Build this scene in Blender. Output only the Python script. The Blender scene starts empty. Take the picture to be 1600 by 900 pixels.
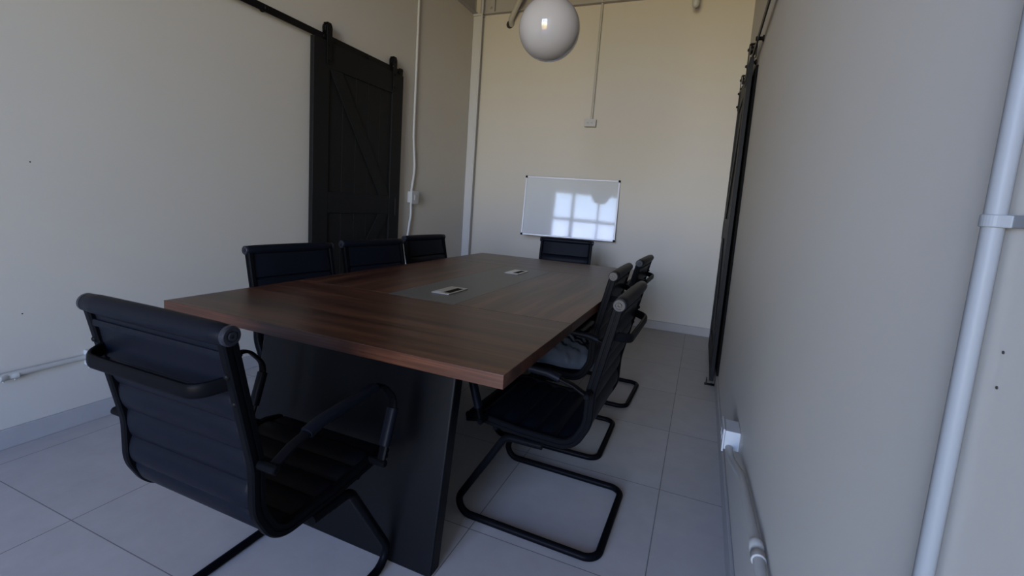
import bpy, bmesh, math, random
from math import sin, cos, pi, radians, atan2, sqrt
from mathutils import Vector, Matrix

C = bpy.context.scene.collection
S = bpy.context.scene
random.seed(4)

# ------------------------------------------------------------------ camera
FPX, YAW, PIT, ROL, CAMH = 725.83, .3834, -.1282, .0681, 1.1686
cd = bpy.data.cameras.new('camera')
cam = bpy.data.objects.new('camera', cd)
C.objects.link(cam)
fw = Vector((-sin(YAW) * cos(PIT), cos(YAW) * cos(PIT), sin(PIT)))
rt = Vector((cos(YAW), sin(YAW), 0))
up = rt.cross(fw)
r2 = rt * cos(ROL) + up * sin(ROL)
u2 = up * cos(ROL) - rt * sin(ROL)
cam.matrix_world = Matrix(((r2.x, u2.x, -fw.x, 0), (r2.y, u2.y, -fw.y, 0), (r2.z, u2.z, -fw.z, CAMH), (0, 0, 0, 1)))
cd.sensor_width = 36
cd.lens = FPX / 1600 * 36
cd.shift_y = -35.54 / 1600
cd.clip_start = .02
S.camera = cam

# ------------------------------------------------------------------ light
# daylight outside the window wall: pale bluish sky that fades upwards, a bright hazy band along the
# street at the horizon, warmer sunlit ground below; radiance by elevation for left, straight ahead and right
ELEV = (-40, -19, -10, -4.5, .5, 6.5, 16, 31, 60)
OUTSIDE = (
    ((14.1, 9.1, 4.2), (14.4, 11.4, 8.2), (17.4, 18.9, 20.1), (21.2, 25.6, 30.2), (20.3, 28.2, 40.9), (17.4, 28.2, 51.8), (6.9, 19.4, 46.4), (0.0, 6.3, 29.3), (0.2, 4.5, 24.3)),
    ((14.9, 9.6, 4.5), (12.2, 7.3, 3.7), (17.6, 13.2, 5.3), (27.9, 25.8, 14.4), (24.6, 26.4, 26.1), (26.8, 29.8, 43.5), (11.3, 16.9, 24.8), (1.9, 3.1, 9.8), (0.0, 2.0, 17.9)),
    ((11.4, 10.9, 7.2), (1.3, 1.0, 0.4), (9.8, 9.6, 2.9), (29.2, 28.4, 18.9), (24.8, 26.7, 25.9), (15.3, 20.1, 30.6), (4.2, 10.4, 24.5), (4.5, 8.1, 20.5), (0.0, 3.1, 19.4)),
)
EXPOSURE = -.12
SK = 30
w = bpy.data.worlds.new('daylight')
S.world = w
w.use_nodes = True
nt = w.node_tree
nt.nodes.clear()
tc = nt.nodes.new('ShaderNodeTexCoord')
sp = nt.nodes.new('ShaderNodeSeparateXYZ')
nt.links.new(tc.outputs['Generated'], sp.inputs[0])


def wmath(op, a, b=None, c=None):
    q = nt.nodes.new('ShaderNodeMath')
    q.operation = op
    for i, v in enumerate((a, b, c)):
        if v is None:
            continue
        if isinstance(v, (int, float)):
            q.inputs[i].default_value = v
        else:
            nt.links.new(v, q.inputs[i])
    return q.outputs[0]


elev = wmath('ADD', wmath('DIVIDE', wmath('ARCSINE', sp.outputs['Z']), pi), .5)
azim = wmath('ARCTAN2', sp.outputs['X'], wmath('MULTIPLY', sp.outputs['Y'], -1.0))
ramps = []
for k in range(3):
    rp = nt.nodes.new('ShaderNodeValToRGB')
    el = rp.color_ramp.elements
    while len(el) > 1:
        el.remove(el[-1])
    for i, e in enumerate(ELEV):
        q = el[0] if i == 0 else el.new(e / 180 + .5)
        q.position = e / 180 + .5
        q.color = tuple(c / SK for c in OUTSIDE[k][i]) + (1,)
    nt.links.new(elev, rp.inputs[0])
    ramps.append(rp.outputs[0])


def wmix(a, b, lo, hi):
    mr = nt.nodes.new('ShaderNodeMapRange')
    mr.inputs['From Min'].default_value = radians(lo)
    mr.inputs['From Max'].default_value = radians(hi)
    nt.links.new(azim, mr.inputs['Value'])
    mx = nt.nodes.new('ShaderNodeMix')
    mx.data_type = 'RGBA'
    nt.links.new(mr.outputs[0], mx.inputs[0])
    nt.links.new(a, mx.inputs[6])
    nt.links.new(b, mx.inputs[7])
    return mx.outputs[2]


bg = nt.nodes.new('ShaderNodeBackground')
bg.inputs['Strength'].default_value = SK
wo = nt.nodes.new('ShaderNodeOutputWorld')
nt.links.new(wmix(wmix(ramps[0], ramps[1], -32, -10), ramps[2], 10, 32), bg.inputs['Color'])
nt.links.new(bg.outputs[0], wo.inputs[0])
S.view_settings.view_transform = 'Standard'
S.view_settings.look = 'None'
S.view_settings.gamma = 1
S.view_settings.use_curve_mapping = False
S.view_settings.exposure = EXPOSURE
S.cycles.use_denoising = True
S.cycles.max_bounces = 14
S.cycles.diffuse_bounces = 8
S.cycles.sample_clamp_indirect = 6

# room extents
XL, XR, YB, YF, ZC, ZW = -2.633, .208, 4.9345, -2.6, 3.72, 3.25
WX0, WX1, WZ0, WZ1 = -1.62, .12, .10, 3.36          # glazing in the wall behind the camera
pl = bpy.data.lights.new('window_daylight', 'AREA')
pl.shape = 'RECTANGLE'
pl.size = WX1 - WX0
pl.size_y = WZ1 - WZ0
pl.cycles.is_portal = True
po = bpy.data.objects.new('window_daylight', pl)
po.location = ((WX0 + WX1) / 2, YF - .13, (WZ0 + WZ1) / 2)
po.rotation_euler = (radians(90), 0, 0)                # shines towards +Y, into the room
C.objects.link(po)


# ------------------------------------------------------------------ materials
def mat(name, col, rough=.5, metal=0, noise=0, nscale=20, bump=0, bscale=200, spec=.5, trans=0, coat=0, sheen=0, ior=1.45):
    m = bpy.data.materials.new(name)
    m.use_nodes = True
    n = m.node_tree
    b = n.nodes['Principled BSDF']
    b.inputs['Base Color'].default_value = (*col, 1)
    b.inputs['Roughness'].default_value = rough
    b.inputs['Metallic'].default_value = metal
    b.inputs['Specular IOR Level'].default_value = spec
    b.inputs['Transmission Weight'].default_value = trans
    b.inputs['Coat Weight'].default_value = coat
    b.inputs['IOR'].default_value = ior
    t = n.nodes.new('ShaderNodeTexCoord')
    if noise:
        nz = n.nodes.new('ShaderNodeTexNoise')
        nz.inputs['Scale'].default_value = nscale
        nz.inputs['Detail'].default_value = 5
        mx = n.nodes.new('ShaderNodeMix')
        mx.data_type = 'RGBA'
        mx.inputs[6].default_value = (*[c * (1 - noise) for c in col], 1)
        mx.inputs[7].default_value = (*[min(1, c * (1 + noise)) for c in col], 1)
        n.links.new(t.outputs['Object'], nz.inputs['Vector'])
        n.links.new(nz.outputs['Fac'], mx.inputs[0])
        n.links.new(mx.outputs[2], b.inputs['Base Color'])
    if bump:
        nb = n.nodes.new('ShaderNodeTexNoise')
        nb.inputs['Scale'].default_value = bscale
        nb.inputs['Detail'].default_value = 3
        bm_ = n.nodes.new('ShaderNodeBump')
        bm_.inputs['Strength'].default_value = bump
        bm_.inputs['Distance'].default_value = .002
        n.links.new(t.outputs['Object'], nb.inputs['Vector'])
        n.links.new(nb.outputs['Fac'], bm_.inputs['Height'])
        n.links.new(bm_.outputs[0], b.inputs['Normal'])
    return m


def wood(name, rot):
    m = bpy.data.materials.new(name)
    m.use_nodes = True
    n = m.node_tree
    b = n.nodes['Principled BSDF']
    b.inputs['Roughness'].default_value = .34
    b.inputs['Specular IOR Level'].default_value = .42
    t = n.nodes.new('ShaderNodeTexCoord')
    mp = n.nodes.new('ShaderNodeMapping')
    mp.inputs['Scale'].default_value = (.55, 9, 9) if not rot else (9, .55, 9)
    n.links.new(t.outputs['Object'], mp.inputs[0])
    n1 = n.nodes.new('ShaderNodeTexNoise')
    n1.inputs['Scale'].default_value = 1.6
    n1.inputs['Detail'].default_value = 6
    n1.inputs['Distortion'].default_value = .5
    n.links.new(mp.outputs[0], n1.inputs['Vector'])
    mp2 = n.nodes.new('ShaderNodeMapping')
    mp2.inputs['Scale'].default_value = (3, 150, 150) if not rot else (150, 3, 150)
    n.links.new(t.outputs['Object'], mp2.inputs[0])
    n2 = n.nodes.new('ShaderNodeTexNoise')
    n2.inputs['Scale'].default_value = 1
    n2.inputs['Detail'].default_value = 3
    n.links.new(mp2.outputs[0], n2.inputs['Vector'])
    ad = n.nodes.new('ShaderNodeMix')
    ad.inputs[0].default_value = .3
    n.links.new(n1.outputs['Fac'], ad.inputs[2])
    n.links.new(n2.outputs['Fac'], ad.inputs[3])
    cr = n.nodes.new('ShaderNodeValToRGB')
    e = cr.color_ramp.elements
    e[0].position = .38
    e[0].color = (.016, .0048, .0026, 1)
    e[1].position = .62
    e[1].color = (.115, .045, .023, 1)
    k = e.new(.5)
    k.color = (.056, .020, .0105, 1)
    n.links.new(ad.outputs[0], cr.inputs[0])
    n.links.new(cr.outputs[0], b.inputs['Base Color'])
    return m


def tile_mat():
    m = bpy.data.materials.new('floor_tiles')
    m.use_nodes = True
    n = m.node_tree
    b = n.nodes['Principled BSDF']
    b.inputs['Roughness'].default_value = .45
    t = n.nodes.new('ShaderNodeTexCoord')
    s = n.nodes.new('ShaderNodeSeparateXYZ')
    n.links.new(t.outputs['Object'], s.inputs[0])

    def mth(op, a, bb):
        q = n.nodes.new('ShaderNodeMath')
        q.operation = op
        for i, v in enumerate((a, bb)):
            if v is None:
                continue
            if isinstance(v, (int, float)):
                q.inputs[i].default_value = v
            else:
                n.links.new(v, q.inputs[i])
        return q.outputs[0]

    lines, cells = [], []
    for ax, o, st in (('X', -.049, .6117), ('Y', .806, .593)):
        v = mth('DIVIDE', mth('SUBTRACT', s.outputs[ax], o - 60 * st), st)
        fr = mth('FRACT', v, None)
        lines.append(mth('GREATER_THAN', mth('ABSOLUTE', mth('SUBTRACT', fr, .5), None), .5 - .0028))
        cells.append(mth('FLOOR', v, None))
    line = mth('MAXIMUM', lines[0], lines[1])
    wn = n.nodes.new('ShaderNodeTexWhiteNoise')
    wn.noise_dimensions = '2D'
    cx = n.nodes.new('ShaderNodeCombineXYZ')
    n.links.new(cells[0], cx.inputs[0])
    n.links.new(cells[1], cx.inputs[1])
    n.links.new(cx.outputs[0], wn.inputs['Vector'])
    nz = n.nodes.new('ShaderNodeTexNoise')
    nz.inputs['Scale'].default_value = 9
    nz.inputs['Detail'].default_value = 8
    nz.inputs['Roughness'].default_value = .65
    n.links.new(t.outputs['Object'], nz.inputs['Vector'])
    f = mth('ADD', mth('MULTIPLY', nz.outputs['Fac'], .8), mth('MULTIPLY', wn.outputs['Value'], .2))
    cr = n.nodes.new('ShaderNodeValToRGB')
    cr.color_ramp.elements[0].position = .25
    cr.color_ramp.elements[0].color = (.36, .34, .32, 1)
    cr.color_ramp.elements[1].position = .75
    cr.color_ramp.elements[1].color = (.44, .415, .39, 1)
    n.links.new(f, cr.inputs[0])
    mx = n.nodes.new('ShaderNodeMix')
    mx.data_type = 'RGBA'
    n.links.new(line, mx.inputs[0])
    n.links.new(cr.outputs[0], mx.inputs[6])
    mx.inputs[7].default_value = (.14, .13, .125, 1)
    n.links.new(mx.outputs[2], b.inputs['Base Color'])
    bp = n.nodes.new('ShaderNodeBump')
    bp.inputs['Strength'].default_value = .05
    n.links.new(nz.outputs['Fac'], bp.inputs['Height'])
    n.links.new(bp.outputs[0], b.inputs['Normal'])
    return m


M = dict(
    wall=mat('cream_wall_paint', (.50, .465, .405), .55, noise=.025, nscale=2.2, bump=.12, bscale=60),
    ceil=mat('ceiling_paint', (.30, .29, .275), .8),
    skirt=mat('grey_skirting_tile', (.34, .325, .31), .45, noise=.08, nscale=14),
    floor=tile_mat(),
    woodx=wood('walnut_laminate_across', False),
    woody=wood('walnut_laminate_along', True),
    inset=mat('dark_grey_laminate', (.085, .083, .078), .38, noise=.08, nscale=60),
    slab=mat('black_laminate', (.0035, .0038, .0048), .40, noise=.2, nscale=300, bump=.06, bscale=400, spec=.14),
    alu=mat('brushed_aluminium', (.62, .61, .60), .32, .85),
    slot=mat('black_slot', (.003, .003, .003), .6, spec=.05),
    leather=mat('black_leatherette', (.0046, .0056, .0098), .42, bump=.12, bscale=500, noise=.1, nscale=40, spec=.08),  # black leather; the blue in its base colour stands for reflected sky
    metal=mat('black_powder_coat', (.0035, .0036, .0048), .38, spec=.035),
    cap=mat('black_plastic', (.005, .005, .006), .38, spec=.07),
    capmetal=mat('dark_cap_metal', (.018, .019, .026), .32, spec=.22),
    steel=mat('bolt_steel', (.10, .10, .11), .3, .9),
    bdoor=mat('black_stained_timber', (.0105, .0105, .0108), .5, noise=.2, nscale=30, bump=.2, bscale=90, spec=.12),
    iron=mat('black_iron', (.005, .005, .0055), .42, spec=.15),
    white=mat('white_plastic', (.44, .44, .435), .38, spec=.3),
    conduit=mat('painted_conduit', (.40, .385, .345), .45),
    shadedpipe=mat('shaded_conduit', (.205, .21, .21), .45, spec=.2),  # pale pipe, base colour darkened to stand for blocked light near the camera
    globe=mat('opal_glass', (.335, .325, .315), .07, spec=.55),
    board=mat('whiteboard_enamel', (.54, .555, .56), .05, spec=.40, bump=.015, bscale=8),
    boardframe=mat('anodised_frame', (.42, .42, .43), .4, .3),
    beam=mat('grey_painted_steel', (.33, .315, .305), .5, noise=.05, nscale=9),
    post=mat('pale_grey_steel', (.46, .455, .45), .45),
    frame=mat('window_frame_metal', (.10, .10, .10), .45),
    plastic=mat('thin_clear_plastic', (.085, .10, .125), .16, trans=.45, spec=.5, ior=1.2),
    hole=mat('dark_hole', (.03, .027, .023), .9),
)
gm = bpy.data.materials.new('clear_pane')
gm.use_nodes = True
gn = gm.node_tree
gn.nodes.clear()
go = gn.nodes.new('ShaderNodeOutputMaterial')
gx = gn.nodes.new('ShaderNodeMixShader')
gx.inputs[0].default_value = .06
g1 = gn.nodes.new('ShaderNodeBsdfTransparent')
g2 = gn.nodes.new('ShaderNodeBsdfGlossy')
g2.inputs['Roughness'].default_value = .02
gn.links.new(g1.outputs[0], gx.inputs[1])
gn.links.new(g2.outputs[0], gx.inputs[2])
gn.links.new(gx.outputs[0], go.inputs[0])
M['glass'] = gm


# ------------------------------------------------------------------ helpers
def obj(name, bm, material, parent=None, smooth=False, loc=None, rot=None, bevel=0, label=None):
    me = bpy.data.meshes.new(name)
    bmesh.ops.recalc_face_normals(bm, faces=bm.faces)
    bm.to_mesh(me)
    bm.free()
    if smooth:
        for p in me.polygons:
            p.use_smooth = True
    me.materials.append(material if not isinstance(material, str) else M[material])
    o = bpy.data.objects.new(name, me)
    C.objects.link(o)
    if smooth:
        md = o.modifiers.new('edges', 'EDGE_SPLIT')
        md.split_angle = radians(38)
    if bevel:
        md = o.modifiers.new('bevel', 'BEVEL')
        md.width = bevel
        md.segments = 2
        md.limit_method = 'ANGLE'
    if parent is not None:
        o.parent = parent
    if loc is not None:
        o.location = loc
    if rot is not None:
        o.rotation_euler = rot
    if label:
        o['label'] = label
    return o


def tag(o, label, cat, group=None):
    o['label'] = label
    o['category'] = cat
    if group:
        o['group'] = group
    return o


def thing(name, label, cat, loc=(0, 0, 0), rz=0, group=None):
    o = bpy.data.objects.new(name, None)
    o.empty_display_size = .1
    C.objects.link(o)
    o.location = loc
    o.rotation_euler = (0, 0, rz)
    return tag(o, label, cat, group)


def struct(o):
    o['kind'] = 'structure'
    return o


def add_box(bm, x0, x1, y0, y1, z0, z1):
    v = [bm.verts.new((x, y, z)) for z in (z0, z1) for y in (y0, y1) for x in (x0, x1)]
    for f in ((0, 2, 3, 1), (4, 5, 7, 6), (0, 1, 5, 4), (2, 6, 7, 3), (0, 4, 6, 2), (1, 3, 7, 5)):
        bm.faces.new([v[i] for i in f])
    return bm


def box(*a):
    return add_box(bmesh.new(), *a)


def add_prism(bm, pts, d0, d1, axis='y'):
    """polygon pts in the two other axes, extruded along axis"""
    def P(p, d):
        return {'y': (p[0], d, p[1]), 'x': (d, p[0], p[1]), 'z': (p[0], p[1], d)}[axis]
    a = [bm.verts.new(P(p, d0)) for p in pts]
    b = [bm.verts.new(P(p, d1)) for p in pts]
    bm.faces.new(a)
    bm.faces.new(b[::-1])
    n = len(pts)
    for i in range(n):
        bm.faces.new((a[i], a[(i + 1) % n], b[(i + 1) % n], b[i]))
    return bm


def prism(pts, d0, d1, axis='y'):
    return add_prism(bmesh.new(), pts, d0, d1, axis)


def add_cyl(bm, p0, p1, r, n=20, r1=None):
    p0, p1 = Vector(p0), Vector(p1)
    t = (p1 - p0).normalized()
    a = t.orthogonal().normalized()
    b = t.cross(a)
    r1 = r if r1 is None else r1
    A = [bm.verts.new(p0 + (a * cos(2 * pi * i / n) + b * sin(2 * pi * i / n)) * r) for i in range(n)]
    B = [bm.verts.new(p1 + (a * cos(2 * pi * i / n) + b * sin(2 * pi * i / n)) * r1) for i in range(n)]
    for i in range(n):
        bm.faces.new((A[i], A[(i + 1) % n], B[(i + 1) % n], B[i]))
    bm.faces.new(A[::-1])
    bm.faces.new(B)
    return bm


def cyl(*a, **k):
    return add_cyl(bmesh.new(), *a, **k)


def add_lathe(bm, p0, axis, prof, n=24):
    """prof: (distance along axis, radius)"""
    p0, t = Vector(p0), Vector(axis).normalized()
    a = t.orthogonal().normalized()
    b = t.cross(a)
    rings = []
    for d, r in prof:
        rings.append([bm.verts.new(p0 + t * d + (a * cos(2 * pi * i / n) + b * sin(2 * pi * i / n)) * max(r, 1e-4)) for i in range(n)])
    for A, B in zip(rings, rings[1:]):
        for i in range(n):
            bm.faces.new((A[i], A[(i + 1) % n], B[(i + 1) % n], B[i]))
    bm.faces.new(rings[0][::-1])
    bm.faces.new(rings[-1])
    return bm


def fillet(pts, rad, n=8):
    """round the inner corners of a polyline; rad is one radius or one per inner corner"""
    pts = [Vector(p) for p in pts]
    out = [pts[0]]
    for i in range(1, len(pts) - 1):
        r = rad if isinstance(rad, (int, float)) else rad[i - 1]
        a, p, b = pts[i - 1], pts[i], pts[i + 1]
        u, v = (a - p), (b - p)
        lu, lv = u.length, v.length
        u, v = u / lu, v / lv
        ang = u.angle(v)
        if r <= 0 or ang > pi - .01:
            out.append(p)
            continue
        d = min(r / math.tan(ang / 2), lu * .49, lv * .49)
        r_ = d * math.tan(ang / 2)
        c = p + (u + v).normalized() * (r_ / sin(ang / 2))
        s, e = p + u * d - c, p + v * d - c
        tot = s.angle(e)
        for k in range(n + 1):
            q = k / n
            out.append(c + (s * sin((1 - q) * tot) + e * sin(q * tot)) / sin(tot))
    out.append(pts[-1])
    return out


def sweep(bm, pts, prof, normal=None, caps=True):
    """prof: closed list of (a, b); a along the plane normal, b in the plane. Without normal: parallel transport."""
    pts = [Vector(p) for p in pts]
    rings = []
    A = None
    for i, p in enumerate(pts):
        t = (pts[min(i + 1, len(pts) - 1)] - pts[max(i - 1, 0)]).normalized()
        if normal is not None:
            A = (Vector(normal) - t * t.dot(Vector(normal))).normalized()
        elif A is None:
            A = t.orthogonal().normalized()
        else:
            A = (A - t * A.dot(t)).normalized()
        B = t.cross(A)
        rings.append([bm.verts.new(p + A * a + B * b) for a, b in prof])
    n = len(prof)
    for R, Q in zip(rings, rings[1:]):
        for i in range(n):
            bm.faces.new((R[i], R[(i + 1) % n], Q[(i + 1) % n], Q[i]))
    if caps:
        bm.faces.new(rings[0][::-1])
        bm.faces.new(rings[-1])
    return bm


def circ(r, n=14):
    return [(r * cos(2 * pi * i / n), r * sin(2 * pi * i / n)) for i in range(n)]


def oval(a, b, n=16, e=.6):
    o = []
    for i in range(n):
        c, s = cos(2 * pi * i / n), sin(2 * pi * i / n)
        o.append((a * abs(c) ** e * (1 if c >= 0 else -1), b * abs(s) ** e * (1 if s >= 0 else -1)))
    return o


def add_dome(bm, p, axis, r, h):
    add_lathe(bm, p, axis, [(0, r), (h * .5, r * .92), (h * .85, r * .6), (h, .02 * r)], 14)
    return bm


def tube(pts, r, n=14):
    return sweep(bmesh.new(), pts, circ(r, n))


# ------------------------------------------------------------------ the room
T = .15
struct(obj('floor', box(XL - T, XR + T, YF - T, YB + T, -.1, 0), 'floor'))
struct(obj('ceiling', box(XL - T, XR + T, YF - T, YB + T, ZC, ZC + .1), 'ceil'))
struct(obj('wall_left', box(XL - T, XL, YF - T, YB + T, 0, ZC), 'wall'))
struct(obj('wall_right', box(XR, XR + T, YF - T, YB + T, 0, ZC), 'wall'))
struct(obj('wall_back', box(XL, XR, YB, YB + T, 0, ZC), 'wall'))
b = bmesh.new()
add_box(b, XL, WX0, YF - T, YF, 0, ZC)
add_box(b, WX1, XR, YF - T, YF, 0, ZC)
add_box(b, WX0, WX1, YF - T, YF, 0, WZ0)
add_box(b, WX0, WX1, YF - T, YF, WZ1, ZC)
struct(obj('wall_front', b, 'wall'))
# skirting: tile strip with a thin painted ledge
BT, BH = .012, .087
for nm, a in (('baseboard_left', (XL, XL + BT, YF, YB, 0, BH)), ('baseboard_back', (XL + BT, XR - BT, YB - BT, YB, 0, BH)),
              ('baseboard_right', (XR - BT, XR, YF, YB, 0, BH)), ('baseboard_front', (XL + BT, WX0, YF, YF + BT, 0, BH))):
    struct(obj(nm, box(*a), 'skirt', bevel=.003))
# glazing behind the camera
b = bmesh.new()
fwid = .05
add_box(b, WX0, WX0 + fwid, YF - .11, YF - .05, WZ0, WZ1)
add_box(b, WX1 - fwid, WX1, YF - .11, YF - .05, WZ0, WZ1)
add_box(b, WX0 + fwid, WX1 - fwid, YF - .11, YF - .05, WZ0, WZ0 + fwid)
add_box(b, WX0 + fwid, WX1 - fwid, YF - .11, YF - .05, WZ1 - fwid, WZ1)
for x, hw in ((-1.085, .045), (-.40, .025)):
    add_box(b, x - hw, x + hw, YF - .105, YF - .055, WZ0 + fwid, WZ1 - fwid)
for z in (2.60, 1.25):
    add_box(b, WX0 + fwid, WX1 - fwid, YF - .10, YF - .06, z - .04, z + .04)
win = struct(obj('window_1', b, 'frame'))
obj('pane', box(WX0 + .02, WX1 - .02, YF - .083, YF - .077, WZ0 + .02, WZ1 - .02), 'glass', win)

# square steel post in the far left corner, and the steel beams that sit on the walls
b = box(XL + .002, XL + .10, YB - .06, YB - .001, BH, ZW)
add_box(b, XL + .002, XL + .115, YB - .075, YB - .001, ZW - .022, ZW)
struct(obj('trim_1', b, 'post', bevel=.003))


def beam(name, label, p0, p1, inward, plates):
    """channel beam along a wall top: web plus two flanges"""
    t = thing(name, label, 'beam', (p0[0], p0[1], ZW))
    d = Vector((p1[0] - p0[0], p1[1] - p0[1], 0))
    L = d.length
    d.normalize()
    n = Vector((inward[0], inward[1], 0))

    def bx(s0, s1, n0, n1, z0, z1, bm):
        bm2 = bm or bmesh.new()
        pts = [d * s + n * q for s in (s0, s1) for q in (n0, n1)]
        v = [bm2.verts.new((p.x, p.y, z)) for z in (z0, z1) for p in pts]
        for f in ((0, 2, 3, 1), (4, 5, 7, 6), (0, 1, 5, 4), (2, 6, 7, 3), (0, 4, 6, 2), (1, 3, 7, 5)):
            bm2.faces.new([v[i] for i in f])
        return bm2
    hz = ZC - ZW
    bm = bmesh.new()
    pf = [(0, 0), (.05, 0), (.05, .012), (.012, .012), (.012, hz - .012), (.05, hz - .012), (.05, hz), (0, hz)]
    ends = [[bm.verts.new((d * s + n * q).to_tuple()[:2] + (z,)) for q, z in pf] for s in (0, L)]
    for i in range(8):
        bm.faces.new((ends[0][i], ends[0][(i + 1) % 8], ends[1][(i + 1) % 8], ends[1][i]))
    bm.faces.new(ends[0])
    bm.faces.new(ends[1][::-1])
    obj('web', bm, 'beam', t)
    for s in plates:
        pm = bx(s - .042, s + .042, .012, .046, .014, hz - .014, None)
        pp = obj('splice_plate', pm, 'beam', t, bevel=.002)
        for k in range(4):
            bb = bmesh.new()
            c = d * s + n * .046 + Vector((0, 0, .06 + .1 * k))
            add_lathe(bb, c, n, [(0, .021), (.004, .021), (.004, .016), (.014, .016), (.017, .012)], 6)
            obj('bolt', bb, 'beam', pp)
    return t


beam('steel_beam', 'grey steel beam along the top of the back wall with a bolted plate', (XL + .055, YB), (XR, YB), (0, -1), [.150])
beam('steel_beam', 'grey steel beam along the top of the left wall', (XL, YF), (XL, YB - .06), (1, 0), [5.60, 4.3])


# ------------------------------------------------------------------ conference table
TX0, TX1, TY0, TY1, TZ = -1.7443, -.4155, 1.0372, 3.5714, .75
TH = .038
tw, tl = TX1 - TX0, TY1 - TY0
tab = thing('conference_table', 'long walnut conference table with dark grey centre strip and black slab legs', 'table', (TX0, TY0, 0), -.0087)
YA, YBd = .617, 1.925         # where the end boards stop
PX0, PX1 = .497, .832
g = .0008


def board(x0, x1, y0, y1, m, name='top_board'):
    cx, cy = (x0 + x1) / 2, (y0 + y1) / 2
    return obj(name, box(x0 - cx, x1 - cx, y0 - cy, y1 - cy, -TH, 0), m, tab, loc=(cx, cy, TZ), bevel=.0015)


board(0, tw, 0, YA - g, 'woodx')
board(0, tw, YBd + g, tl, 'woodx')
board(0, PX0 - g, YA + g, YBd - g, 'woody')
board(PX1 + g, tw, YA + g, YBd - g, 'woody')
board(PX0, PX1, YA, YBd, 'inset', 'centre_strip')['label'] = 'dark grey centre strip'
for yc in (.855, 1.675):
    xc = .672
    gb = bmesh.new()
    add_box(gb, xc - .045, xc + .045, yc - .092, yc + .092, TZ + .0002, TZ + .005)
    gr = obj('cable_box', gb, 'alu', tab, bevel=.0015, label='aluminium cable box')
    obj('slot', box(xc + .006, xc + .036, yc - .062, yc + .062, TZ + .005, TZ + .0058), 'slot', gr)
    obj('flap', box(xc - .041, xc + .003, yc - .075, yc + .075, TZ + .005, TZ + .0072), 'alu', gr, bevel=.001)
# slab legs splay outwards to the floor
for sgn in (0, 1):
    yb, yt = (.113, .225) if not sgn else (tl - .113, tl - .225)
    th = .055 if not sgn else -.055
    a, c = (PX0 + PX1) / 2 - .425, (PX0 + PX1) / 2 + .415
    obj('slab_leg', prism([(yb, .0), (yt, TZ - TH), (yt + th, TZ - TH), (yb + th, 0)], a, c, 'x'), 'slab', tab, bevel=.006)
obj('under_beam', box(.56, .77, .30, tl - .30, TZ - TH - .10, TZ - TH), 'slab', tab, bevel=.002)

# ------------------------------------------------------------------ office chairs
FX = .2195                   # side frame centre
path2 = [(0.004, .872), (.066, .585), (.068, .475), (.115, .386), (.30, .389), (.455, .404), (.512, .392)]
P3 = lambda x, pp: [(x, p[0], p[1]) for p in pp]
rads = [.22, .10, .075, .5, .09]


def sling(s_from, s_to, bm, half=.211):
    pts = fillet(P3(0, path2), rads, 10)
    # resample
    cum = [0]
    for a, c in zip(pts, pts[1:]):
        cum.append(cum[-1] + (c - a).length)
    tot = cum[-1]

    def at(s):
        s = max(0, min(tot, s))
        for i in range(len(cum) - 1):
            if s <= cum[i + 1] + 1e-9:
                q = (s - cum[i]) / max(1e-9, cum[i + 1] - cum[i])
                return pts[i].lerp(pts[i + 1], q), (pts[i + 1] - pts[i]).normalized()
        return pts[-1], (pts[-1] - pts[-2]).normalized()
    s0, s1 = s_from * tot, s_to * tot
    step = .0042
    n = max(2, int((s1 - s0) / step))
    rows = []
    for i in range(n + 1):
        s = s0 + (s1 - s0) * i / n
        p, _ = at(s)
        ta, tb = at(s - .012)[0], at(s + .012)[0]
        t = (tb - ta).normalized()
        nn = Vector((0, -t.z, t.y))
        if s < .118:
            bul = .0085 + .004 * (s / .118)
        else:
            ph = ((s - .118) / .073) % 1
            bul = .0012 + .0138 * (abs(sin(pi * ph)) ** .5)
        rows.append((p, nn, bul))
    xs = [(-1, .25), (-.975, .8), (-.93, 1), (-.5, 1), (0, 1), (.5, 1), (.93, 1), (.975, .8), (1, .25)]
    F, B = [], []
    for p, nn, bul in rows:
        F.append([bm.verts.new((x * half, p.y + nn.y * bul * k, p.z + nn.z * bul * k)) for x, k in xs])
        B.append([bm.verts.new((x * half, p.y - nn.y * bul * k, p.z - nn.z * bul * k)) for x, k in xs])
    m = len(xs)
    for i in range(n):
        for j in range(m - 1):
            bm.faces.new((F[i][j], F[i][j + 1], F[i + 1][j + 1], F[i + 1][j]))
            bm.faces.new((B[i][j + 1], B[i][j], B[i + 1][j], B[i + 1][j + 1]))
        bm.faces.new((F[i][0], F[i + 1][0], B[i + 1][0], B[i][0]))
        bm.faces.new((F[i + 1][-1], F[i][-1], B[i][-1], B[i + 1][-1]))
    for k in (0, n):
        for j in range(m - 1):
            bm.faces.new((F[k][j], F[k][j + 1], B[k][j + 1], B[k][j]))
    return bm


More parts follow.
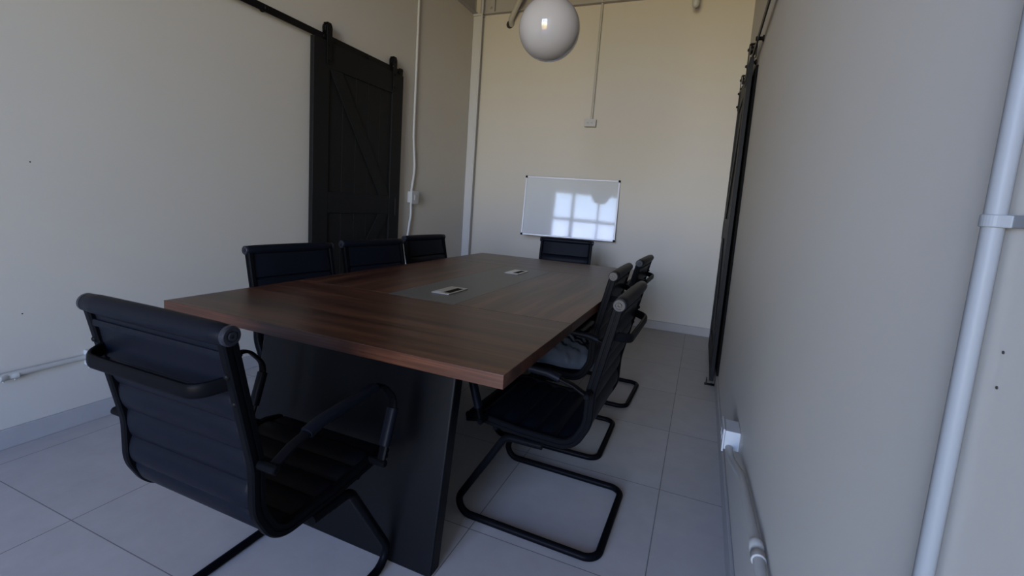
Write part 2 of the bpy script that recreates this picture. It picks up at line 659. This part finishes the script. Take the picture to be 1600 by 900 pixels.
def make_chair():
    t = thing('office_chair', 'x', 'chair', (0, 0, 0), 0, 'ribbed black office chairs around the table')
    obj('backrest', sling(0, .545, bmesh.new()), 'leather', t, smooth=True)
    obj('seat', sling(.545, 1, bmesh.new()), 'leather', t, smooth=True)
    # rolled top edge wrapped in the same leather
    b = bmesh.new()
    L = .232
    add_lathe(b, (-L, 0, .885), (1, 0, 0), [(0, .017), (.006, .0205), (.05, .0225), (L, .0235), (2 * L - .05, .0225), (2 * L - .006, .0205), (2 * L, .017)], 24)
    roll = obj('top_roll', b, 'leather', t, smooth=True)
    obj('seam', sweep(bmesh.new(), [(-L + .021, -.0015, .842), (L - .021, -.0015, .842)], oval(.0085, .003, 10), (0, 0, 1)), 'leather', roll, smooth=True)
    for s in (-1, 1):
        b = bmesh.new()
        add_lathe(b, (s * (L - .004), 0, .885), (s, 0, 0), [(0, .0205), (.008, .0205), (.011, .018), (.011, .012), (.009, .0115), (.009, .0085), (.013, .008), (.013, .004), (.010, .0035), (.010, .0005)], 24)
        obj('end_cap', b, 'capmetal', roll, smooth=True)
        # grooved side rail: back and seat in one bent piece
        pr = [(.011, -.013), (.011, -.003), (.0085, -.002), (.0085, .002), (.011, .003), (.011, .013), (.007, .0165), (-.007, .0165), (-.011, .013), (-.011, -.013), (-.007, -.0165), (.007, -.0165)]
        pr = [(a * s, c) for a, c in pr]
        fr = obj('side_frame', sweep(bmesh.new(), fillet(P3(s * FX, path2), rads, 10), pr, (1, 0, 0)), 'metal', t, smooth=True)
        for yy, zz in ((.018, .800), (.034, .738)):
            obj('bolt', add_dome(bmesh.new(), (s * FX, yy - .013, zz), (0, -1, -.25), .0075, .008), 'cap', fr, smooth=True)
        # arm: flat bent bar on two pegs, leather sleeves on it
        ax = s * .263
        ap = [(ax, .068, .588), (ax, .115, .612), (ax, .20, .636), (ax, .425, .652), (ax, .488, .585), (ax, .432, .412)]
        af = fillet(ap, [.06, .1, .05, .06], 8)
        arm = obj('armrest', sweep(bmesh.new(), af, oval(.0135, .0055, 14, .7), (1, 0, 0)), 'metal', t, smooth=True)
        i0 = min(range(len(af)), key=lambda i: abs(af[i].y - .165) + abs(af[i].z - .63))
        pad = [Vector((ax, .160, .625)), Vector((ax, .20, .636)), Vector((ax, .30, .6431)), Vector((ax, .395, .6497))]
        obj('arm_sleeve', sweep(bmesh.new(), pad, oval(.0165, .0125, 16, .75), (1, 0, 0)), 'leather', arm, smooth=True)
        q0, q1 = Vector((ax, .480, .560)), Vector((ax, .447, .458))
        b = sweep(bmesh.new(), [q0, q0.lerp(q1, .5), q1], oval(.0165, .0125, 16, .75), (1, 0, 0))
        sl = obj('arm_sleeve', b, 'leather', arm, smooth=True)
        for (yy, zz) in ((.066, .588), (.432, .412)):
            b = add_lathe(bmesh.new(), (s * (FX + .004), yy, zz), (s, 0, 0), [(0, .0105), (.054, .0105), (.057, .008)], 16)
            obj('arm_peg', b, 'metal', arm, smooth=True)
    # bowed handle across the rear of the backrest
    hp = [(-.208, .022, .781), (-.180, -.036, .771), (.180, -.036, .771), (.208, .022, .781)]
    obj('back_handle', sweep(bmesh.new(), fillet(hp, [.05, .05], 8), oval(.0155, .0065, 16, .75), (0, 0, 1)), 'metal', t, smooth=True)
    # cantilever base: one bent tube
    r = .0132
    bp = [(.225, .215, .359), (.225, .352, .357), (.225, .562, r), (.225, -.005, r), (-.225, -.005, r), (-.225, .562, r), (-.225, .352, .357), (-.225, .215, .359)]
    obj('sled_base', tube(fillet(bp, [.045, .05, .05, .05, .05, .045], 9), r, 16), 'metal', t, smooth=True)
    for y in (.26, .40):
        obj('cross_bar', cyl((-FX + .006, y, .371), (FX - .006, y, .371), .0085, 14), 'metal', t, smooth=True)
    return t


def dup(root, loc, rz):
    r = root.copy()
    C.objects.link(r)
    r.location = loc
    r.rotation_euler = (0, 0, rz)
    for ch in list(root.children):
        c = ch.copy()
        C.objects.link(c)
        c.parent = r
        for gch in list(ch.children):
            d = gch.copy()
            C.objects.link(d)
            d.parent = c
    return r


chairs = [  # x, y of the top roll, facing (0 = +Y, away from the camera), label
    (-1.043, .598, 0.0, 'nearest black office chair, its back to the camera at the near table end'),
    (-.206, 1.664, radians(88.6), 'nearest black office chair on the right side of the table'),
    (-.345, 2.300, radians(90), 'middle chair on the right side of the table, clear plastic lying on its seat'),
    (-.310, 2.975, radians(88), 'farthest black office chair on the right side of the table'),
    (-1.873, 1.712, radians(-97), 'nearest black office chair on the left side of the table'),
    (-1.840, 2.290, radians(-99), 'middle chair on the left side of the table, in front of the barn door'),
    (-1.908, 2.958, radians(-95), 'farthest black office chair on the left side, standing apart near the white switch cable'),
    (-1.110, 4.010, radians(187), 'black office chair at the far table end below the whiteboard'),
]
ch0 = make_chair()
for i, (x, y, rz, lab) in enumerate(chairs):
    o = ch0 if i == 0 else dup(ch0, (0, 0, 0), 0)
    o.location = (x, y, 0)
    o.rotation_euler = (0, 0, rz)
    o['label'] = lab

# ------------------------------------------------------------------ whiteboard
A = {'tl': None}
n0 = Vector((.146, -.983, .113)).normalized()


def ray(px):
    return fw * 1 + r2 * ((px[0] - 800) / FPX) - u2 * ((px[1] - 414.46) / FPX)


co = Vector((0, 0, CAMH))
wx = Vector((-n0.y, n0.x, 0)).normalized()
wy = n0.cross(wx) * -1
if wy.z < 0:
    wy = -wy
wc = Vector((-1.335, 4.825, 1.178))
WW, WH = 1.0, .635
wb = thing('whiteboard', 'white magnetic whiteboard with aluminium frame tilted on the back wall', 'whiteboard', wc)
wb.matrix_world = Matrix(((wx.x, -n0.x, wy.x, wc.x), (wx.y, -n0.y, wy.y, wc.y), (wx.z, -n0.z, wy.z, wc.z), (0, 0, 0, 1)))
hw, hh = WW / 2, WH / 2
obj('writing_surface', box(-hw + .008, hw - .008, -.006, .006, -hh + .008, hh - .008), 'board', wb)
b = bmesh.new()
fr_ = .016
rg = []
for d in (-.011, .009):
    for e in (0, fr_):
        rg.append([b.verts.new((sx * (hw - e), d, sz * (hh - e))) for sx, sz in ((-1, -1), (1, -1), (1, 1), (-1, 1))])
for A_, B_ in ((0, 1), (1, 3), (3, 2), (2, 0)):
    for i in range(4):
        b.faces.new((rg[A_][i], rg[A_][(i + 1) % 4], rg[B_][(i + 1) % 4], rg[B_][i]))
obj('frame', b, 'boardframe', wb, bevel=.002)
for sx in (-1, 1):
    for sz in (-1, 1):
        obj('corner_cap', box(sx * hw - (.020 if sx > 0 else .004), sx * hw + (.004 if sx > 0 else .020), -.014, .011,
                              sz * hh - (.020 if sz > 0 else .004), sz * hh + (.004 if sz > 0 else .020)), 'cap', wb, bevel=.004, label='black plastic corner cap')
# short stand-off brackets that carry it from the wall
for sx in (-.36, .36):
    for sz in (-.2, .2):
        p = wx * sx + wy * sz + wc - n0 * .006
        q = Vector((p.x, YB, p.z))
        mi = wb.matrix_world.inverted()
        obj('wall_bracket', cyl(mi @ p, mi @ q, .008, 10), 'steel', wb)

# ------------------------------------------------------------------ pendant globe lamp
G, GR = Vector((-.80, 2.26, 2.03)), .1485
pen = thing('pendant_lamp', 'white glass globe lamp hanging from the ceiling', 'lamp', (G.x, G.y, ZC))
prof = [(-GR * cos(pi * i / 32), GR * sin(pi * i / 32)) for i in range(33)]
obj('globe', add_lathe(bmesh.new(), (0, 0, G.z - ZC), (0, 0, 1), prof, 48), 'globe', pen, smooth=True)
obj('neck', add_lathe(bmesh.new(), (0, 0, G.z - ZC + GR - .012), (0, 0, 1), [(0, .055), (.012, .055), (.02, .05), (.05, .04), (.06, .012)], 24), 'iron', pen, smooth=True)
obj('rod', cyl((0, 0, G.z - ZC + GR + .04), (0, 0, -.02), .006, 12), 'iron', pen, smooth=True)
obj('canopy', add_lathe(bmesh.new(), (0, 0, 0), (0, 0, -1), [(0, .06), (.012, .06), (.022, .05), (.026, .01)], 24), 'iron', pen, smooth=True)


# ------------------------------------------------------------------ barn doors
def barn_door(label, loc, rz, W, mirror=False, th=.036):
    """u across the door, outer face at y = 0 (towards +Y local), thickness behind it"""
    t = thing('barn_door', label, 'door', loc, rz)
    X = (lambda u: W - u) if mirror else (lambda u: u)
    zb, zt = .03, 2.225
    st, d1, d0 = .145, 0.0, -.012

    def slab(name, u0, u1, z0, z1, y0, y1, par=t, bv=.002):
        a, c = sorted((X(u0), X(u1)))
        return obj(name, box(a, c, y0, y1, z0, z1), 'bdoor', par, bevel=bv)
    # tongue and groove boards behind the frame
    b = bmesh.new()
    npk = 7
    for i in range(npk):
        a = (W - .012) * i / npk + .006
        c = (W - .012) * (i + 1) / npk + .006
        pa = [(a, .002 - th), (c, .002 - th), (c, -.0145), (c - .002, d0), (a + .002, d0), (a, -.0145)]
        add_prism(b, [(X(u), y) for u, y in pa], zb + .004, zt - .004, 'z')
    obj('plank_panel', b, 'bdoor', t)
    slab('stile', 0, st, zb, zt, -th, d1)
    slab('stile', W - st, W, zb, zt, -th, d1)
    slab('rail', st + .001, W - st - .001, 2.05, zt, d0, d1 - .001)
    slab('rail', st + .001, W - st - .001, 1.02, 1.175, d0, d1 - .001)
    slab('rail', st + .001, W - st - .001, zb, .20, d0, d1 - .001)
    for z0, z1, left_top in ((1.176, 2.049, True), (.201, 1.019, False)):
        wd = .13
        a, c = st + .002, W - st - .002
        pl_ = [(a, z1), (a + wd, z1), (c, z0), (c - wd, z0)] if left_top else [(c - wd, z1), (c, z1), (a + wd, z0), (a, z0)]
        obj('brace', prism([(X(u), z) for u, z in pl_], d0, d1 - .001, 'y'), 'bdoor', t, bevel=.0015)
    # recessed pull on the far stile
    hnd = obj('pull_handle', prism([(X(W - .075), 1.0), (X(W - .05), 1.0), (X(W - .05), 1.165), (X(W - .075), 1.165)], .0, .003, 'y'), 'iron', t, bevel=.001)
    obj('pull_recess', prism([(X(W - .070), 1.01), (X(W - .055), 1.01), (X(W - .055), 1.155), (X(W - .070), 1.155)], .003, .0036, 'y'), 'hole', hnd)
    # strap hangers: bent strap over a grooved wheel that rides on the rail
    for u in (.135, W - .13):
        cz = 2.315
        b = bmesh.new()
        arc = [(X(u) + .024 * cos(a), cz + .034 * sin(a)) for a in [pi * k / 12 for k in range(13)]]
        add_prism(b, [(X(u) + .020, 2.07)] + arc + [(X(u) - .020, 2.07)], .002, .008, 'y')
        hg = obj('hanger', b, 'iron', t, bevel=.001)
        b = bmesh.new()
        add_prism(b, [(X(u) + .020, 2.265)] + arc + [(X(u) - .020, 2.265)], -.042, -.036, 'y')
        add_box(b, X(u) - .018, X(u) + .018, -.036, .002, cz + .030, cz + .036)
        obj('back_strap', b, 'iron', hg)
        b = bmesh.new()
        add_lathe(b, (X(u), -.033, cz - .004), (0, 1, 0), [(0, .031), (.008, .031), (.011, .024), (.020, .024), (.023, .031), (.031, .031)], 24)
        obj('wheel', b, 'iron', hg, smooth=True)
        for zz in (2.10, 2.205):
            b = bmesh.new()
            add_lathe(b, (X(u), .008, zz), (0, 1, 0), [(0, .011), (.004, .011), (.006, .008), (.011, .007)], 12)
            obj('bolt', b, 'iron', hg, smooth=True)
        b = bmesh.new()
        add_lathe(b, (X(u), .008, cz - .004), (0, 1, 0), [(0, .010), (.006, .009), (.008, .005)], 12)
        obj('axle_bolt', b, 'iron', hg, smooth=True)
    return t


def door_rail(label, loc, rz, L, standoffs, depth):
    t = thing('door_rail', label, 'rail', loc, rz)
    obj('bar', box(0, L, -.004, .004, -.022, .022), 'iron', t, bevel=.001)
    for s in standoffs:
        b = bmesh.new()
        add_lathe(b, (s, .012, 0), (0, -1, 0), [(0, .010), (.004, .014), (.008, .014), (.0085, .011), (depth + .004, .011), (depth + .004, .018), (depth + .0115, .018)], 16)
        obj('standoff', b, 'iron', t, smooth=True)
    for s in (.03, L - .03):
        b = box(s - .02, s + .02, -.008, .012, -.026, .034)
        es = obj('end_stop', b, 'iron', t, bevel=.002)
        obj('screw', cyl((s, .012, .014), (s, .022, .014), .009, 12), 'iron', es)
    return t


LDX = -2.580
barn_door('black timber barn door hanging on the left wall', (LDX, 3.552, 0), radians(-90), 1.018, mirror=True)
door_rail('black iron rail that carries the barn door on the left wall', (LDX - .017, 3.558, 2.25), radians(-90), 2.05, [.06, .46, .92, 1.39, 1.95], LDX - .017 - XL)
RDX = .158
barn_door('black timber barn door on the right wall, seen nearly edge on', (RDX, 3.49, 0), radians(90), 1.018, th=.026)
door_rail('black iron rail that carries the barn door on the right wall', (RDX + .017, 2.44, 2.25), radians(90), 2.05, [.10, .79, 1.25, 1.6, 1.99], XR - RDX - .017)
gd = thing('floor_guide', 'small black metal guide on the floor under the right barn door', 'door guide', (RDX, 3.50, 0))
obj('base_plate', box(-.03, .045, -.02, .02, .0, .004), 'iron', gd)
for x in (-.018, .039):
    obj('fin', box(x - .003, x + .003, -.02, .02, .004, .045), 'iron', gd)
# black board against the wall behind the right-hand door
struct(obj('trim_2', box(.1935, XR, 3.40, 4.56, .10, 2.15), 'slot', bevel=.002))

# ------------------------------------------------------------------ electrical fittings


def outlet(label, loc, n, wdt=.115, hgt=.072, dep=.045, gang=2, name='power_outlet', kind='socket', cat='outlet'):
    """surface box; n = outward wall normal (x, y); the width runs along the wall"""
    t = thing(name, label, cat, loc, atan2(n[1], n[0]) + pi / 2)     # local -Y is outwards
    obj('back_box', box(-wdt * .44, wdt * .44, -dep, 0, -hgt * .42, hgt * .42), 'white', t, bevel=.003)
    fp = obj('face_plate', box(-wdt / 2, wdt / 2, -dep - .007, -dep, -hgt / 2, hgt / 2), 'white', t, bevel=.0025)
    if kind == 'socket':
        for k in range(gang):
            cx = (k - (gang - 1) / 2) * wdt * .36
            rc = obj('receptacle', prism([(cx + .0165 * cos(a), .0145 * sin(a)) for a in [2 * pi * i / 20 for i in range(20)]], -dep - .0085, -dep - .007), 'white', fp)
            b = bmesh.new()
            add_box(b, cx - .001, cx + .008, -dep - .0089, -dep - .0085, .0045, .0068)
            add_box(b, cx - .001, cx + .007, -dep - .0089, -dep - .0085, -.0068, -.0045)
            add_cyl(b, (cx - .008, -dep - .0085, 0), (cx - .008, -dep - .0089, 0), .0028, 10)
            o = obj('slots', b, 'hole', fp)
    else:
        obj('rocker', prism([(-.018, -.026), (.018, -.026), (.018, .026), (-.018, .026)], -dep - .011, -dep - .007), 'white', fp, bevel=.002)
    return t


def pipe(name, label, pts, r, m='conduit', cat='pipe', rad=.05, straps=(), wall=None, coupling=()):
    t = thing(name, label, cat, pts[-1])
    o = Vector(pts[-1])
    q = fillet([Vector(p) - o for p in pts], rad, 8) if len(pts) > 2 else [Vector(p) - o for p in pts]
    obj('tube', tube(q, r, 16), m, t, smooth=True)
    for c, ax in coupling:
        c, ax = Vector(c) - o, Vector(ax)
        b = add_lathe(bmesh.new(), c - ax * .03, ax, [(0, r + .001), (.002, r + .003), (.022, r + .003), (.024, r + .0015), (.036, r + .0015), (.038, r + .003), (.058, r + .003), (.06, r + .001)], 18)
        cp = obj('coupling', b, m, t, smooth=True)
        for k in (.012, .048):
            q = c - ax * .03 + ax * k
            obj('screw', cyl(q + Vector((0, 0, -r)), q + Vector((0, 0, -r - .010)), .0035, 8), m, cp)
    return t


# back wall: outlet high up with its conduit
outlet('white double outlet high on the back wall above the whiteboard', (-1.207, YB, 2.071), (0, -1), .122, .078)
pipe('conduit', 'thin cream conduit running up the back wall from the high outlet', [(-1.200, YB - .016, 2.108), (-1.192, YB - .016, ZW + .02), (-1.186, YB - .065, ZW + .10), (-1.186, YB - .065, ZC)], .0125, rad=.04)
# corner conduit beside the post
pipe('conduit', 'thin grey conduit beside the post in the far left corner', [(-2.525, YB - .095, .0), (-2.505, YB - .095, ZC)], .009, 'post')
# slanting pipe that enters a hole near the top of the back wall
hx, hz = -2.205, 3.135
pipe('slanting_pipe', 'pale pipe slanting out of a round hole at the top of the back wall', [(hx + .02, YB - .004, hz - .01), (hx + .035, YB - .07, hz + .02), (-2.03, YB - .16, 3.33), (-1.86, YB - .30, ZC)], .028, rad=.05)
tag(obj('wall_hole', prism([(hx + .045 * cos(a), hz + .045 * sin(a)) for a in [2 * pi * i / 24 for i in range(24)]], YB - .0015, YB + .0), 'hole'),
    'dark round hole in the back wall where the slanting pipe enters', 'hole')
# capped pipe end that hangs down at the top right
b = bmesh.new()
add_lathe(b, (0, 0, 0), (0, 0, 1), [(0, .006), (.008, .022), (.025, .031), (.05, .033), (.09, .031), (.16, .027), (.17, .020), (ZC - 3.075, .020)], 20)
tag(obj('pipe_stub', b, 'white', smooth=True, loc=(-.292, 4.78, 3.075)), 'short pale capped pipe hanging down near the top right of the back wall', 'pipe')

# left wall: switch with cables above and below it
outlet('white switch box on the left wall beside the barn door', (XL, 3.800, 1.180), (1, 0), .112, .125, .05, name='light_switch', kind='rocker', cat='switch')
pipe('cable', 'white cable running up the left wall from the switch to the ceiling', [(XL + .014, 3.790, 1.228), (XL + .013, 3.835, 1.45), (XL + .013, 3.795, 1.75), (XL + .013, 3.800, ZC)], .0115, 'white', 'cable', rad=.4)
pipe('cable', 'white cable hanging from the switch down behind the far left chair', [(XL + .016, 3.790, 1.132), (XL + .016, 3.795, 1.02), (XL + .016, 3.755, .82), (XL + .016, 3.745, BH)], .0115, 'white', 'cable', rad=.2)
# low outlet on the left wall and its conduit
outlet('white double outlet low on the left wall behind the nearest chair', (XL, 1.262, .322), (1, 0), .125, .085, .05)
pipe('conduit', 'cream conduit running along the left wall to the low outlet', [(XL + .017, YF, .262), (XL + .017, 1.208, .326)], .0125, coupling=[((XL + .017, .944, .3165), Vector((0, 1, .029)).normalized())])
# right wall: low outlet with its conduit, and the tall pipe
outlet('white outlet box low on the right wall', (XR, 1.855, .372), (-1, 0), .125, .085, .052)
pipe('conduit', 'cream conduit running along the right wall from the low outlet', [(XR - .019, YF, .46), (XR - .019, 1.10, .447), (XR - .019, 1.50, .405), (XR - .032, 1.70, .352), (XR - .034, 1.800, .345)], .0125, rad=.3,
     coupling=[((XR - .019, 1.09, .447), (0, 1, 0))])
vp = pipe('wall_pipe', 'tall pale pipe running up the right wall close to the camera', [(XR - .0095, .457, 0), (XR - .0095, .457, ZC)], .0067, 'shadedpipe')
b = bmesh.new()
pts = [(.0095, -.040), (.0068, -.040), (.0068, -.0082), (0, -.0082)] + [(-.0082 * cos(a), .0082 * sin(a)) for a in [pi * k / 14 - pi / 2 for k in range(1, 14)]] + [(0, .0082), (.0068, .0082), (.0095, .0082)]
add_prism(b, pts, -.0046, .0046, 'z')
st_ = obj('strap', b, 'shadedpipe', vp, loc=(0, 0, 1.181 - ZC), bevel=.0008)

# small screw holes left in the paint
for (p, n, lab) in (((XL, 1.061, 1.212), (1, 0, 0), 'small dark screw hole high on the left wall'), ((XL, 1.005, .571), (1, 0, 0), 'small dark screw hole low on the left wall above the conduit'),
                    ((XR, .434, 1.088), (-1, 0, 0), 'upper of two small screw holes beside the tall pipe'), ((XR, .433, 1.062), (-1, 0, 0), 'lower of two small screw holes beside the tall pipe')):
    rr = .003 if n[0] > 0 else .0012
    tag(obj('screw_hole', cyl((0, 0, 0), Vector(n) * .0006, rr, 12), 'hole', loc=p), lab, 'hole')

# ------------------------------------------------------------------ crumpled plastic lying on the middle right chair
random.seed(11)
b = bmesh.new()
NU, NV = 44, 40
grid = []
ph = [(random.uniform(4, 15), random.uniform(4, 15), random.uniform(0, 6)) for _ in range(9)]
for i in range(NU + 1):
    row = []
    for j in range(NV + 1):
        u, v = i / NU * 2 - 1, j / NV * 2 - 1
        env = max(0, (1 - abs(u) ** 2.6) * (1 - abs(v) ** 2.6)) ** .55
        cr = sum(abs(sin(a * u + c * v + d)) for a, c, d in ph) / 9
        z = env * (.045 + .11 * cr)
        row.append(b.verts.new((u * .165 * (1 + .08 * sin(5 * v)) + .012 * sin(9 * v + 2 * u), v * .185 * (1 + .07 * sin(4 * u + 1)), z + .002)))
    grid.append(row)
for i in range(NU):
    for j in range(NV):
        b.faces.new((grid[i][j], grid[i + 1][j], grid[i + 1][j + 1], grid[i][j + 1]))
bg_ = obj('plastic_bag', b, 'plastic', smooth=True, loc=(-.575, 2.30, .410), rot=(0, 0, .15))
bg_.modifiers.clear()
sd = bg_.modifiers.new('film', 'SOLIDIFY')
sd.thickness = .0012
tag(bg_, 'crumpled clear plastic bag lying on the middle right chair', 'bag')
